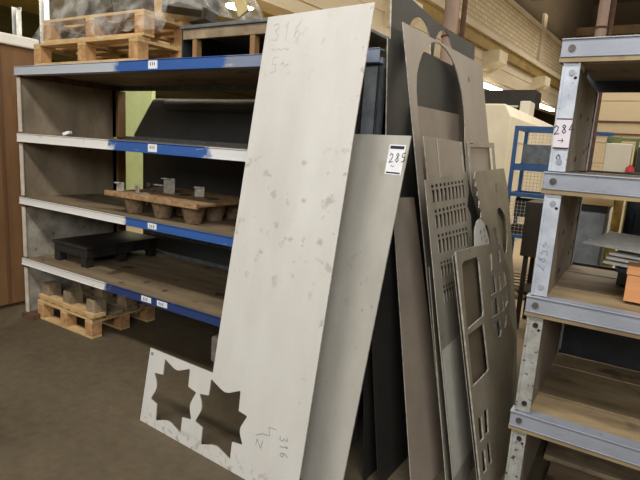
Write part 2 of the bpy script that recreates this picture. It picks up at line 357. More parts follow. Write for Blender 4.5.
def writing(name, text, x, y, h, ang, m, parent, z=.0006, wd=.003):
    """in the parent's local x-y plane"""
    bm = bmesh.new(); ca, sa = math.cos(ang), math.sin(ang); cx = 0
    for ch in text:
        for st in GL.get(ch, []):
            pts = [((cx + px*.62)*h, py*h) for px, py in st]
            ribbon(bm, [(x + p*ca - q*sa, y + p*sa + q*ca) for p, q in pts], wd, z)
        cx += .8
    return obj(name, bm, m, parent)

# ------------------------------------------------------------------ sheets
class Pl:
    def __init__(s, P, phi, th):
        a = R(phi); t = R(th); s.u = Vector((math.cos(a), math.sin(a), 0)); n = Vector((-math.sin(a), math.cos(a), 0))
        s.v = n*math.sin(t) + Vector((0,0,1))*math.cos(t); s.w = s.u.cross(s.v); s.P = Vector((P[0], P[1], 0))
        s.m = Matrix((( s.u.x, s.v.x, s.w.x, s.P.x), (s.u.y, s.v.y, s.w.y, s.P.y), (s.u.z, s.v.z, s.w.z, s.P.z), (0,0,0,1)))
def plate_bm(outline, holes, t):
    co = []; ed = []
    for loop in [outline] + list(holes):
        k = len(co); n = len(loop); co += [Vector(p) for p in loop]; ed += [(k + i, k + (i + 1) % n) for i in range(n)]
    vs_, _, fs_, _, _, _ = delaunay_2d_cdt(co, ed, [], 1, 1e-5)
    bm = bmesh.new(); vs = [bm.verts.new((v.x, v.y, 0)) for v in vs_]
    def inside(x, y, P):
        r = False; n = len(P)
        for i in range(n):
            (xa, ya), (xb, yb) = P[i-1], P[i]
            if (ya > y) != (yb > y) and x < (xb-xa)*(y-ya)/(yb-ya) + xa: r = not r
        return r
    for f in fs_:
        cx = sum(vs_[i].x for i in f)/len(f); cy = sum(vs_[i].y for i in f)/len(f)
        if inside(cx, cy, outline) and not any(inside(cx, cy, h) for h in holes): bm.faces.new([vs[i] for i in f])
    for v in [v for v in bm.verts if not v.link_faces]: bm.verts.remove(v)
    bmesh.ops.recalc_face_normals(bm, faces=bm.faces)
    if bm.faces[:][0].normal.z < 0: bmesh.ops.reverse_faces(bm, faces=bm.faces[:])
    # the side walls and the back, built by hand
    bound = [e for e in bm.edges if len(e.link_faces) == 1]
    back = {v: bm.verts.new((v.co.x, v.co.y, -t)) for v in list(bm.verts)}
    for f in list(bm.faces): bm.faces.new([back[v] for v in reversed(f.verts)])
    for e in bound: a, b = e.verts; bm.faces.new((a, b, back[b], back[a]))
    return bm
def sheet(name, label, cat, pl, outline, holes, m, t=.006, group=None, edge=None, inner=None):
    bm = plate_bm(outline, holes, t)
    o = obj(name, bm, m)
    me = o.data; me.materials.append(edge or M['edge_steel'])
    for p in me.polygons:
        if abs(p.normal.z) < .5:
            p.material_index = 1
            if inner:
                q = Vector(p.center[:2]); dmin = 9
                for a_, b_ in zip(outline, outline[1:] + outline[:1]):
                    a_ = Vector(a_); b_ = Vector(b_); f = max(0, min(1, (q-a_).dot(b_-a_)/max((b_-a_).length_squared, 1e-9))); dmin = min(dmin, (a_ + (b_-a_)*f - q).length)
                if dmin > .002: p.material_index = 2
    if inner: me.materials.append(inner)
    o.matrix_world = pl.m
    return tag(o, label, cat, group)
def lrect(name, m, parent, x0, x1, y0, y1, z0=.0004, z1=.0012):
    return bx(name, m, (x0, x1, y0, y1, z0, z1), parent)
def ell(cx, cy, rx, ry, n=10, a0=0):
    return [(cx + rx*math.cos(2*math.pi*i/n + a0), cy + ry*math.sin(2*math.pi*i/n + a0)) for i in range(n)]
def quad(a, c, b, n=7):
    return [((1-t)**2*a[0] + 2*t*(1-t)*c[0] + t*t*b[0], (1-t)**2*a[1] + 2*t*(1-t)*c[1] + t*t*b[1]) for t in [i/n for i in range(1, n)]]
def fillet(P, rad):
    out = []; n = len(P)
    for i in range(n):
        a, b, c = Vector(P[i-1]), Vector(P[i]), Vector(P[(i+1) % n]); r = rad[i % len(rad)]
        da = (a - b); dc = (c - b); r1 = min(r, da.length*.45); r2 = min(r, dc.length*.45)
        p = b + da.normalized()*r1; q = b + dc.normalized()*r2
        out += [tuple(p)] + quad(tuple(p), tuple(b), tuple(q), 4) + [tuple(q)]
    return out
def star(P):
    """tip, smooth valley, tip, sharp valley, ... as the cutter left them"""
    Q = []
    n = len(P); cx = sum(p[0] for p in P)/n; cy = sum(p[1] for p in P)/n
    for k, p in enumerate(P): 
        f = 1.04 if k % 4 == 1 else 1.0
        Q.append((cx + (p[0]-cx)*f, cy + (p[1]-cy)*f))
    return fillet(Q, (.010, .035, .010, .005))
ST1 = [(.133,.398),(.238,.354),(.339,.403),(.346,.307),(.411,.297),(.367,.215),(.404,.148),(.335,.136),(.340,.051),(.234,.090),(.132,.045),(.122,.137),(.065,.147),(.113,.228),(.064,.298),(.138,.308)]
ST2 = [(.502,.399),(.612,.352),(.710,.404),(.717,.304),(.777,.298),(.730,.218),(.774,.153),(.705,.142),(.709,.054),(.604,.094),(.499,.049),(.493,.137),(.433,.149),(.480,.235),(.435,.298),(.503,.311)]

S1 = sheet('steel_sheet', 'tall whitish L-shaped steel sheet with two star cutouts leaning in front', 'metal sheet', Pl((-2.235, 1.787), -3, 9.5),
      [(0,0),(1.128,0),(1.122,2.262),(.516,2.252),(.507,.432),(0,.424)], [star(ST1), star(ST2)], M['white_sheet'], .006)
writing('handwriting', '316', .985, .28, .045, R(-78), M['pencil'], S1, wd=.0022)
writing('handwriting', 's', .87, .24, .10, R(-25), M['pencil'], S1, wd=.002)
writing('handwriting', 'z', .90, .17, .08, R(70), M['pencil'], S1, wd=.002)
writing('handwriting', '316', .56, 2.13, .085, R(0), mat('faint_marker', (186,182,173)), S1, wd=.003)
writing('handwriting', '~~~', .57, 2.06, .05, R(0), mat('faint_marker', (186,182,173)), S1, wd=.003)
writing('handwriting', '5~', .58, 1.97, .08, R(0), mat('faint_marker', (186,182,173)), S1, wd=.003)
lrect('stamp_mark', mat('stamp_ink', (130,128,126)), S1, .012, .034, .388, .404)
S2 = sheet('steel_sheet', 'plain light grey steel sheet with a paper label marked 285', 'metal sheet', Pl((-.96, 1.86), -12, 9.5),
      [(-.62,0),(0,0),(.02,1.697),(-.62,1.696)], [], M['grey_sheet'], .006)
lb = bx('paper_label', M['paper'], (-.084, .004, 1.522, 1.655, .0004, .0014), S2)
bx('label_band', M['inkband'], (-.078, -.002, 1.636, 1.650, .0014, .0018), lb)
bx('label_band', M['inkband'], (-.078, -.002, 1.526, 1.533, .0014, .0018), lb)
writing('handwriting', '285', -.072, 1.575, .04, R(4), M['ink'], lb, z=.0015, wd=.0035)
writing('handwriting', '~', -.058, 1.543, .03, 0, M['ink'], lb, z=.0015, wd=.002)
sheet('steel_sheet', 'narrow brownish sheet standing in the dark gap right of the labelled sheet', 'metal sheet', Pl((-.70, 2.11), 82, 13.5),
      [(0,0),(.36,0),(.33,1.418),(.13,1.422)], [], M['tan_sheet'], .005)
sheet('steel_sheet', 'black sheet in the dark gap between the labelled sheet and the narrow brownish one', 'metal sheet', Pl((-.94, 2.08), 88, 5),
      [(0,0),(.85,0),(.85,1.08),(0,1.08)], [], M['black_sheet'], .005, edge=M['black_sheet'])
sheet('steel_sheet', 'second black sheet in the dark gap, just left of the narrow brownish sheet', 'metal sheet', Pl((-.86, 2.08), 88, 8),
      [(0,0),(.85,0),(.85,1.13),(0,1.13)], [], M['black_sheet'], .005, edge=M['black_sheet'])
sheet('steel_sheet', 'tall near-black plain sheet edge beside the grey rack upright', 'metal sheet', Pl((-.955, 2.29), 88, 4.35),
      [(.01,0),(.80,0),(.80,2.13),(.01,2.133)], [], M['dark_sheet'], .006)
arch1 = [(.262,2.155),(.262,2.241),(.269,2.256),(.286,2.275),(.322,2.298),(.373,2.315),(.412,2.319),(.454,2.313),(.498,2.291),(.53,2.251),(.549,2.212),(.554,2.155)]
arch2 = [(.590,2.152),(.607,2.223),(.622,2.262),(.66,2.299),(.70,2.318),(.736,2.326),(.77,2.327),(.802,2.320),(.839,2.300),(.87,2.256),(.89,2.21),(.90,2.152)]
sheet('steel_sheet', 'tallest dark sheet with two small arch cutouts at its top', 'metal sheet', Pl((-.995, 2.31), 88, 3.7),
      [(.052,0),(1.31,0),(1.31,2.346),(.64,2.345),(.052,2.40)], [arch1, arch2], M['dark_sheet'], .008)
arch3 = [(.075,1.50),(.076,1.80),(.087,1.95),(.110,2.03),(.15,2.09),(.20,2.145),(.26,2.19),(.32,2.225),(.388,2.244),(.46,2.25),(.545,2.235),(.61,2.205),(.665,2.165),(.71,2.10),(.746,2.02),(.76,1.92),(.745,1.82),(.72,1.73),(.70,1.50)]
S5 = sheet('steel_sheet', 'tall brownish grey sheet with one large arch opening', 'metal sheet', Pl((-.612, 2.351), 87, 12),
      [(0,0),(1.17,0),(1.18,2.252),(.006,2.262)], [arch3], M['brown_sheet'], .006)
lrect('dark_mark', mat('smudge_purple', (120,106,98)), S5, .87, .90, 2.10, 2.13)
sheet('steel_sheet', 'plain tan sheet visible through the large arch opening', 'metal sheet', Pl((-.70, 2.42), 87, 11.5),
      [(.12,0),(.95,0),(.92,1.895),(.13,1.885)], [], M['tan_sheet'], .005)
S6 = sheet('steel_sheet', 'folded two-tone brownish sheet just behind the louvred sheet', 'metal sheet', Pl((-.584, 2.42), 88, 11.7),
      [(-.007,0),(.533,0),(.520,1.717),(-.02,1.722)], [], M['brown_sheet'], .005)
bx('fold', M['pale_sheet'], (.136, .207, .02, 1.715, .0, .006), S6, .002)
bx('white_edge', M['edge_steel'], (.505, .521, .6, 1.715, .0002, .004), S6)
# thin frame
SF = sheet('sheet_frame', 'thin pale rectangular metal frame standing right of the folded sheet', 'metal frame', Pl((-.557, 2.43), 89, 11.5),
      [(0.565,0),(1.12,0),(1.122, 1.014),(1.134, 1.736),(0.567, 1.724)], [[(0.593, 1.04),(1.071, 1.052),(1.084, 1.704),(0.602, 1.692)]], M['pale_sheet'], .006)
lrect('slot_mark', M['hole'], SF, 0.607, 0.66, 1.709, 1.714)

# louvred sheet: real slots in rows
sl = []
rows = [(.053,1.495,.580,1.512, 1.407,1.410), (.070,1.378,.573,1.388, 1.283,1.280), (.080,1.262,.573,1.252, 1.166,1.146), (.086,1.130,.50,1.108, 1.050,1.036), (.095,1.014,.46,.998, .926,.915)]
NS = 9
for (x0, t0, x1, t1, b0, b1) in rows:
    for k in range(NS):
        f = (k + .5)/NS; x = x0 + (x1 - x0)*f; top = t0 + (t1 - t0)*f; bot = b0 + (b1 - b0)*f; h = top - bot; ww = (x1 - x0)/NS*.27
        sl.append([(x-ww, top-.22*h), (x+ww, top-.22*h), (x+ww, top-.06*h), (x-ww, top-.06*h)])
        sl.append([(x-ww, bot), (x+ww, bot), (x+ww*1.5, top-.45*h), (x+ww, top-.32*h), (x-ww, top-.32*h), (x-ww*.5, top-.5*h)])
S7 = sheet('louvred_sheet', 'grey sheet with rows of narrow vertical louvre slots', 'metal sheet', Pl((-.533, 2.23), 90, 11.5),
      [(0,0),(.56,0),(.60,.9),(.66,1.30),(.600,1.36),(.66,1.44),(.64,1.548),(-.005,1.515)], sl, M['pale_sheet'], .004, inner=M['umber_sheet'])  # inner: slot walls coloured dark for the shade inside the louvres
bm = bmesh.new(); bm.from_mesh(S7.data)
for (x0, t0, x1, t1, b0, b1) in rows:
    for k in range(NS):
        f = (k + .5)/NS; x = x0 + (x1 - x0)*f; top = t0 + (t1 - t0)*f; bot = b0 + (b1 - b0)*f; ww = (x1-x0)/NS*.27
        # raised lip along the left side of each louvre
        box(bm, x-ww*1.35, x-ww, bot, top-.045, -.001, .0025)
bm.to_mesh(S7.data); bm.free()
lrect('paper_patch', mat('pale_patch', (188,186,176), (176,172,160), 9), S7, .01, .50, .10, .72, .0002, .0010)
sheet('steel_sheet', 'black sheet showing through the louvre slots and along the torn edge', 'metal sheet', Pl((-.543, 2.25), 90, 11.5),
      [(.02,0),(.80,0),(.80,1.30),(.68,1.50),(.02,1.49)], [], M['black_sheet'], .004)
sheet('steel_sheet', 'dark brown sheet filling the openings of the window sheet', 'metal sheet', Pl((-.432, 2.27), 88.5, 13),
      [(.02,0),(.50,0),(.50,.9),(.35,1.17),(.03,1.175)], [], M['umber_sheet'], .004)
sheet('steel_strip', 'short thin sheet edge wedged left of the louvred sheet', 'metal sheet', Pl((-.572, 2.235), 89, 11.8),
      [(.0,0),(.16,0),(.16,1.09),(.05,1.10)], [], M['pale_sheet'], .004)
# jagged sheet with scroll cut
A8 = [(.985,1.215),(1.0,1.28),(1.03,1.318),(1.09,1.325),(1.154,1.296),(1.20,1.262),(1.226,1.22),(1.232,1.17),(1.22,1.11),(1.18,1.04),(1.14,1.02),(1.10,1.03),(1.075,1.09),(1.06,1.15),(1.02,1.20)]
B8 = [(.884,1.2),(.93,1.215),(.965,1.19),(.995,1.12),(.99,1.04),(.981,.981),(.925,.985),(.94,1.08),(.93,1.15)]
S8 = sheet('scrap_sheet', 'greyish scrap sheet with torn jagged left edge and scroll cutouts', 'metal sheet', Pl((-.500, 2.25), 89, 11.4),
      [(.90,0),(1.06,0),(1.25,.55),(1.312,.944),(1.33,1.10),(1.332,1.25),(1.33,1.423),(1.27,1.572),(.635,1.552),(.60,1.515),(.635,1.50),(.612,1.47),(.650,1.445),(.628,1.418),(.665,1.39),(.645,1.35),(.68,1.325),(.665,1.29),(.72,1.27),(.715,1.245),(.79,1.235),(.815,1.19),(.835,1.13),(.85,.9),(.86,.5)],
      [A8, B8], M['olive_sheet'], .006)
writing('handwriting', '0', 1.02, 1.42, .06, 0, M['marker'], S8, wd=.003)
TGS = sheet('offcut_sheet', 'pale rounded offcut with small dark dots beside the torn sheet', 'metal offcut', Pl((-.46, 2.35), 89, 12),
      [(.33,0),(.60,0),(.606,1.13),(.595,1.17),(.572,1.215),(.542,1.253),(.51,1.285),(.475,1.302),(.442,1.301),(.40,1.292),(.361,1.262),(.338,1.22),(.326,1.16)],
      [ell(.455,1.228,.013,.015,8), ell(.465,1.190,.013,.015,8), ell(.520,1.232,.013,.015,8), ell(.522,1.196,.013,.015,8), ell(.556,1.165,.013,.015,8)], M['white_sheet'], .004)
# big frame with windows in front
L_ = [[(.073,1.135),(.10,1.148),(.315,1.142),(.327,1.115),(.312,.865),(.296,.842),(.06,.836),(.047,.86)],
      [(.049,.811),(.292,.807),(.291,.575),(.27,.566),(.04,.569)],
      [(.452,1.002),(.564,1.004),(.567,.91),(.454,.911)], [(.606,1.005),(.655,1.004),(.655,.907),(.606,.908)], [(.698,1.007),(.752,1.008),(.765,.985),(.762,.916),(.70,.911)],
      [(.445,.886),(.575,.883),(.575,.791),(.431,.799)], [(.614,.881),(.672,.880),(.671,.787),(.61,.79)], [(.705,.880),(.76,.878),(.765,.82),(.70,.788)],
      [(.435,.761),(.568,.76),(.583,.695),(.55,.672),(.51,.675),(.47,.70)],
      [(.497,1.123),(.553,1.126),(.527,1.032),(.474,1.036)], [(.66,1.128),(.709,1.123),(.704,1.055),(.655,1.055)], [(.61,.758),(.70,.752),(.69,.715),(.655,.690),(.62,.70)],
      [(.057,.409),(.115,.40),(.109,.294),(.048,.297)], [(.151,.41),(.21,.401),(.189,.289),(.130,.297)], [(.055,.248),(.106,.242),(.101,.141),(.045,.147)], [(.141,.25),(.187,.244),(.184,.14),(.135,.144)]]
sheet('window_sheet', 'brownish sheet with rectangular window openings, frontmost beside the rack', 'metal sheet', Pl((-.40, 2.241), 88, 13),
      [(0,0),(.60,0),(.625,.17),(.658,.302),(.73,.46),(.80,.535),(.821,.56),(.81,.63),(.795,.687),(.765,.73),(.758,.761),(.80,.80),(.837,.845),(.856,.90),(.859,.954),(.84,1.0),(.804,1.04),(.77,1.10),(.724,1.155),(.60,1.172),(.518,1.18),(.30,1.195),(.015,1.204)],
      L_, M['olive_sheet'], .008)
sheet('steel_sheet', 'plain sheet standing rearmost beside the walkway, right of the scroll cutouts', 'metal sheet', Pl((-.538, 2.5), 88.3, 11.3),
      [(.66,0),(1.0,0),(1.075,.24),(1.148,.447),(1.17,.971),(1.168,1.421),(.66,1.436)], [], M['olive_sheet'], .006)

# ------------------------------------------------------------------ racks
Y0, Y1 = 2.288, 3.24
LV = (.52, 1.04, 1.56, 2.08); LVB = (.504, 1.035, 1.56, 2.076)
WH, BL, GY, DB = (222,220,216), (50,90,156), (168,174,184), (40,58,108)
def rackA():
    t = thing('shelf_rack', 'long left storage rack with blue and white painted shelf beams', 'rack', (-2.73, Y0, 0))
    X0, X1, D = -1.635, 1.59, Y1 - Y0
    for (x, y, m) in ((X0, 0, M['post_cream']), (X0, D-.09, M['post_wood']), (X1-.085, 0, M['greyblue']), (X1-.085, D-.09, M['greyblue'])):
        bm = bmesh.new(); z = 0
        for k, zt in enumerate(LV):
            w_ = .05 if x < 0 and y == 0 else .085
            a, b = z + .012, zt - .082
            box(bm, x, x + w_, y, y + .012, a, b); box(bm, x, x + .01, y, y + .085, a, b)
            if y > 0: box(bm, x, x + w_ + .03, y, y + .085, a, b)
            z = zt
        if x > 0: box(bm, x + w_ - .01, x + w_, y, y + .085, .01, LV[-1] - .082)
        obj('upright', bm, m, t, .002)
    stops = [[(0,WH),(-.50,DB)], [(0,WH),(-.27,BL)], [(0,(228,226,220)),(-.42,BL),(.49,(216,216,216))], [(0,(176,182,190)),(-.35,BL),(.60,(120,130,150))]]
    for k, z in enumerate(LV):
        m = banded('beam_paint_%d' % k, stops[k], (176,164,148))
        bm = bmesh.new(); fh = .05 if k < 2 else .062; box(bm, X0, X1, -.012, -.002, z - fh, z); box(bm, X0, X1, -.012, .05, z - .010, z - .002); box(bm, X0, X1, -.018, .05, z - fh - .006, z - fh)
        b = obj('beam', bm, m, t, .002)
        for x in ((-.035,) if k > 0 else (-.1, .06)):
            st = bx('price_label' if 0 else 'paper_label', M['paper'], (x, x + (.085 if k > 0 else .10), -.0145, -.0125, z - fh + .004, z - .008), b)
            bm = bmesh.new(); q = x + .02
            for j in range(3): box(bm, q + j*.018, q + j*.018 + .006, -.0155, -.0145, z - .038, z - .018)
            obj('label_print', bm, M['ink'], b)
        bm = bmesh.new(); box(bm, X0, X1, D-.02, D-.005, z - .075, z + .03); b2 = obj('rear_beam', bm, M['greyblue'], t, .002)
        bx('deck', M['wood_deck'], (X0 + .02, X1 - .02, 0.0, D - .025, z - .034, z), t)
        zb = LV[k-1] if k else .0
        if k < 2:
            bm = bmesh.new(); box(bm, X0 + .012, X0 + .035, .015, D - .08, zb + .0, z - .082)
            obj('side_panel', bm, M['panel_grey'], t)
        else:
            bx('side_panel', M['panel_brown'], (X0 + .012, X0 + .035, .015, D - .08, zb + .0, z - .082), t)
        bx('side_beam', M['rust'], (X0 + .004, X0 + .05, .01, D - .02, z - .082, z - .034), t)
        for s in (X1 - .06,):
            bx('side_beam', M['galv'], (s, s + .05, .05, D - .02, z - .082, z - .034), t)
    bx('dark_filler_panel', M['black_metal'], (X1 - .10, X1 - .088, .012, D - .1, .02, LV[-1] - .09), t)  # black panel added to darken the gap at the rack's right end
    bx('foot', M['rust'], (X0 - .01, X0 + .16, -.03, .12, 0, .045), t, .004)
    bx('brace', M['galv'], (X1 - .26, X1 - .02, .10, .115, 1.84, 1.89), t)
    # concertina edge hanging under the lowest beam
    return t
RA = rackA()

def rackB():
    t = thing('galvanised_rack', 'right-hand galvanised steel shelf rack with wooden boards', 'rack', (-.345, Y0, 0))
    X1, D = 2.6, Y1 - Y0
    for (x, y) in ((0, 0), (0, D-.085), (X1-.07, 0), (X1-.07, D-.085)):
        z = 0
        for k, zt in enumerate(LVB):
            a, b = z + .004, zt - .086
            bm = bmesh.new(); box(bm, x + .014, x + .072, y, y + .008, a, b); box(bm, x + .008, x + .018, y - .004, y + .07, a, b)
            if y > 0: box(bm, x, x + .07, y, y + .08, a, b)
            u = obj('upright', bm, (M['galv'] if k > 1 else M['galv_spotted']), t, .0015)
            if (x, y) == (0, 0):
                for q, hz in enumerate((a + .04, b - .04)):
                    bm = bmesh.new(); cyl(bm, (.045, 0, hz), (.045, -.005, hz), .011, n=12); obj('bolt', bm, M['galv_beam'] if k > 1 else M['hole'], u)
                    if q: bm = bmesh.new(); cyl(bm, (.060, 0, hz - .02), (.060, -.0015, hz - .02), .006, n=10); obj('bolt_hole', bm, M['hole'], u)
            z = zt
    for k, z in enumerate(LVB):
        bm = bmesh.new(); box(bm, -.004, X1, -.012, -.004, z - .064, z - .004); box(bm, -.006, X1, -.018, .05, z - .005, z); box(bm, -.004, X1, -.016, .05, z - .070, z - .064)
        b = obj('beam', bm, M['galv_beam'], t, .0015)
        bm = bmesh.new(); cyl(bm, (.035, -.012, z - .036), (.035, -.018, z - .036), .013, n=12); obj('bolt', bm, M['bolt'], b)
        bx('wooden_lip', M['wood_deck_pale'], (-.006, X1, -.012, .05, z - .088, z - .0705), t)
        bm = bmesh.new(); box(bm, 0, X1, D-.02, D-.008, z - .09, z + .01); obj('rear_beam', bm, M['black_metal'], t, .0015)
        # deck: boards
        nb = 4 if k != 3 else 1
        for j in range(nb):
            ya = .052 + (D - .09)*j/nb; yb = .052 + (D - .09)*(j+1)/nb - .006
            bx('deck_board', M['wood_deck_pale'] if k < 2 else M['wood_deck'], (.03, X1 - .03, ya, yb, z - .03, z - .004 + .003*(j % 2)), t, .002)
        zb = LVB[k-1] if k else 0
        bm = bmesh.new(); box(bm, .046, .066, .012, D + .02, zb + .006, z - .10)
        sp_ = obj('side_panel', bm, M['panel_bare'], t)
        if k < 2: bx('rear_panel', M['black_metal'], (.08, X1 - .08, D - .06, D - .05, zb + .01, z - .10), t); bx('rear_rail', M['black_metal'], (.08, X1 - .08, D - .09, D - .06, zb + .20, zb + .26), t, .003)
        if k == 3 or k == 2:
            for (yy, zz) in ((.30, .25), (.62, .26), (.66, .10), (.75, .12), (.8, .36), (.83, .14), (.35,.06), (.84,.27)):
                bm = bmesh.new(); cyl(bm, (.066, yy, zb + zz), (.0675, yy, zb + zz), .012, n=12); obj('bolt_hole', bm, M['hole'], sp_)
    # hand-marked paper strip on the front upright
    lab = bx('paper_label', mat('lilac_paper', (214, 206, 214)), (.014, .072, -.0055, -.0045, 1.655, 1.775), t)
    bx('label_band', M['ink'], (.014, .072, -.0062, -.0055, 1.769, 1.774), lab); bx('label_band', M['ink'], (.014, .072, -.0062, -.0055, 1.655, 1.660), lab)
    bm = bmesh.new(); ax = 0
    o = writing('handwriting', '284', 0, 0, .034, R(8), M['ink'], lab, z=0, wd=.0034)
    o.matrix_local = Matrix.Translation((.012, -.0058, 1.71)) @ Matrix.Rotation(R(90), 4, 'X')
    o = writing('handwriting', '>', 0, 0, .03, R(0), M['ink'], lab, z=0, wd=.0024)
    o.matrix_local = Matrix.Translation((.03, -.0058, 1.672)) @ Matrix.Rotation(R(90), 4, 'X')
    o = writing('pen_mark', 'o', 0, 0, .03, R(0), M['ink'], t, z=0, wd=.003)
    o.matrix_local = Matrix.Translation((.03, -.0015, 1.605)) @ Matrix.Rotation(R(90), 4, 'X')
    o = writing('pen_mark', '285~9', 0, 0, .04, R(84), mat('faded_pen', (142,148,162)), t, z=0, wd=.003)
    o.matrix_local = Matrix.Translation((.045, -.0015, 1.15)) @ Matrix.Rotation(R(90), 4, 'X')
    return t
RB = rackB()

# ------------------------------------------------------------------ pallets
def pallet(name, label, L, W, loc, rotz, m, mb, top_n=5, along='x', h=.165, parts=None):
    """boards on top run along `along`; three rows of three blocks"""
    t = thing(name, label, 'pallet', loc, rotz)
    bw = .09
    for i in range(3):
        for j in range(3):
            x = (L - bw)*i/2; y = (W - bw)*j/2
            bx('block', mb, (x, x + bw, y, y + bw, .02, h - .040), t, .003)
    for j in range(3):
        y = (W - bw)*j/2
        bx('bottom_board', m, (0, L, y, y + bw, 0, .02), t, .003)
        bx('stringer_board', m, ((L-bw)*j/2, (L-bw)*j/2 + bw, 0, W, h - .040, h - .02), t, .003)
    for k in range(top_n):
        if along == 'y': x = (L - .115)*k/(top_n-1); bx('deck_board', m, (x, x + .115, 0, W, h - .022, h), t, .003)
        else: y = (W - .1)*k/(top_n-1); bx('deck_board', m, (0, L, y, y + .1, h - .02, h), t, .003)
    return t
pallet('wooden_pallet', 'light wooden pallet on the floor under the left rack', .76, .62, (-4.245, 2.33, 0), R(0), M['pallet'], M['pallet_end'])
# upside-down old pallet on it: boards below, blocks up
t = thing('upturned_pallet', 'old grey pallet lying upside down, blocks up, on the floor pallet', 'pallet', (-4.25, 2.37, .167), R(-2))
for i in range(3):
    for j in range(3):
        bm = bmesh.new(); x = .0 + .33*i; y = .28*j
        prism_xz(bm, [(x,.03),(x+.13,.03),(x+.115,.145),(x+.015,.145)], y, y + .11)
        obj('block', bm, M['old_wood'], t, .006)
bm = bmesh.new()
n = 14
for e, (xa, xb) in enumerate(((0, .8),)):
    pts = []
    for i in range(n + 1):
        x = .8*i/n; z = .0 if i % 2 else .012
        pts.append((x, z))
    prism_xz(bm, pts + [(x, .045) for x, _ in reversed(pts)], -.02, .09)
obj('notched_board', bm, M['pallet'], t, .002)
for j in range(1, 5): bx('bottom_board', M['old_wood'], (0, .8, .14*j, .14*j + .11, .0, .03), t, .003)

pallet('wooden_pallet', 'lower wooden pallet on top of the left rack', 1.22, .80, (-4.14, 2.315, 2.082), R(0), M['pallet'], M['pallet_end'])
pallet('wooden_pallet', 'upper film-wrapped wooden pallet on top of the left rack', 1.12, .78, (-4.02, 2.325, 2.248), R(1.2), M['pallet'], M['pallet_end'])

# film-wrapped heap
t = thing('wrapped_heap', 'heap of goods under crumpled clear plastic film on the upper pallet', 'wrapped goods', (-3.95, 2.30, 2.414))
rs = random.Random(11)
goods = mat('heap_goods', (112, 104, 90), (70, 66, 58), 7, .6, 0, .1)
for k in range(9):
    bm = bmesh.new(); a = rs.uniform(0, .5)
    mt = Matrix.Translation((.12 + .13*k, .18 + rs.uniform(0, .4), .07)) @ Matrix.Rotation(rs.uniform(0, 3), 4, 'Z') @ Matrix.Rotation(rs.uniform(-.35, .35), 4, 'X')
    box(bm, -.13, .13, -.05, .05, -.05, .06 + rs.uniform(0, .14), mt)
    obj('packed_item', bm, goods if k % 3 else M['pallet'], t, .006)
film = bpy.data.materials.new('clear_crumpled_film'); film.use_nodes = True; nt = film.node_tree; n_ = nt.nodes; L2 = nt.links
p = n_['Principled BSDF']; p.inputs['Base Color'].default_value = (.8, .8, .76, 1); p.inputs['Roughness'].default_value = .18
tr = n_.new('ShaderNodeBsdfTransparent'); mx = n_.new('ShaderNodeMixShader'); no = n_.new('ShaderNodeTexNoise'); no.inputs['Scale'].default_value = 9; no.inputs['Detail'].default_value = 5
tc = n_.new('ShaderNodeTexCoord'); L2.new(tc.outputs['Object'], no.inputs['Vector'])
cr = n_.new('ShaderNodeValToRGB'); cr.color_ramp.elements[0].position = .42; cr.color_ramp.elements[0].color = (.04, .04, .04, 1); cr.color_ramp.elements[1].position = .70; cr.color_ramp.elements[1].color = (.34, .34, .34, 1)
L2.new(no.outputs[0], cr.inputs[0]); L2.new(cr.outputs[0], mx.inputs[0]); L2.new(tr.outputs[0], mx.inputs[1]); L2.new(p.outputs[0], mx.inputs[2]); L2.new(mx.outputs[0], n_['Material Output'].inputs[0])
from mathutils import noise as mn
bm = bmesh.new(); nx, ny = 60, 30; G = []
for i in range(nx + 1):
    row = []
    for j in range(ny + 1):
        a = i/nx; b = j/ny; x = -.16 + 1.75*a; y = -.06 + .95*b
        e = min(a, 1-a, b*.8, (1-b)*.8)*6; e = max(0, min(1, e)); e = e*e*(3-2*e)
        z = -.17*(1-e)*(1 if a < .85 else .25) + .30*e*(.75 + .35*math.sin(a*7+.5)) + .05*mn.noise(Vector((x*5, y*5, 1))) + .035*mn.noise(Vector((x*13, y*13, 4)))
        y += .05*mn.noise(Vector((x*6, z*8, 7)))
        row.append(bm.verts.new((x, y, z)))
    G.append(row)
for i in range(nx):
    for j in range(ny): bm.faces.new((G[i][j], G[i+1][j], G[i+1][j+1], G[i][j+1]))
obj('plastic_film', bm, film, t)
bm = bmesh.new(); mt = Matrix.Translation((1.58, .30, .17)) @ Matrix.Rotation(R(-28), 4, 'Y')
box(bm, -.04, .04, -.01, .01, -.22, .30, mt); obj('upright_board', bm, mat('pale_stick', (208, 190, 136), (180,160,110), 6), t, .003)

# low frame table on top of the rack
t = thing('frame_table', 'low table frame with pale grey top edge on the left rack', 'table', (-2.58, 2.36, 2.082))
bx('tabletop', M['greyblue'], (0, 1.14, 0, .72, .185, .205), t, .003)
bx('front_rail', M['old_wood'], (.02, 1.12, .012, .03, .125, .183), t, .002)
bx('rear_rail', M['old_wood'], (.02, 1.12, .69, .708, .125, .183), t, .002)
for x, y in ((.10, .015), (.56, .015), (1.08, .015), (.10, .66), (.56, .66), (1.08, .66)):
    bx('leg', M['post_wood'], (x, x + .035, y, y + .045, 0, .125), t, .002)
bx('rear_panel', M['black_metal'], (.03, 1.12, .71, .72, .01, .18), t); bx('side_panel', M['black_metal'], (.0, .012, .02, .71, .0, .183), t)  # black panels added to keep the inside of the table dark

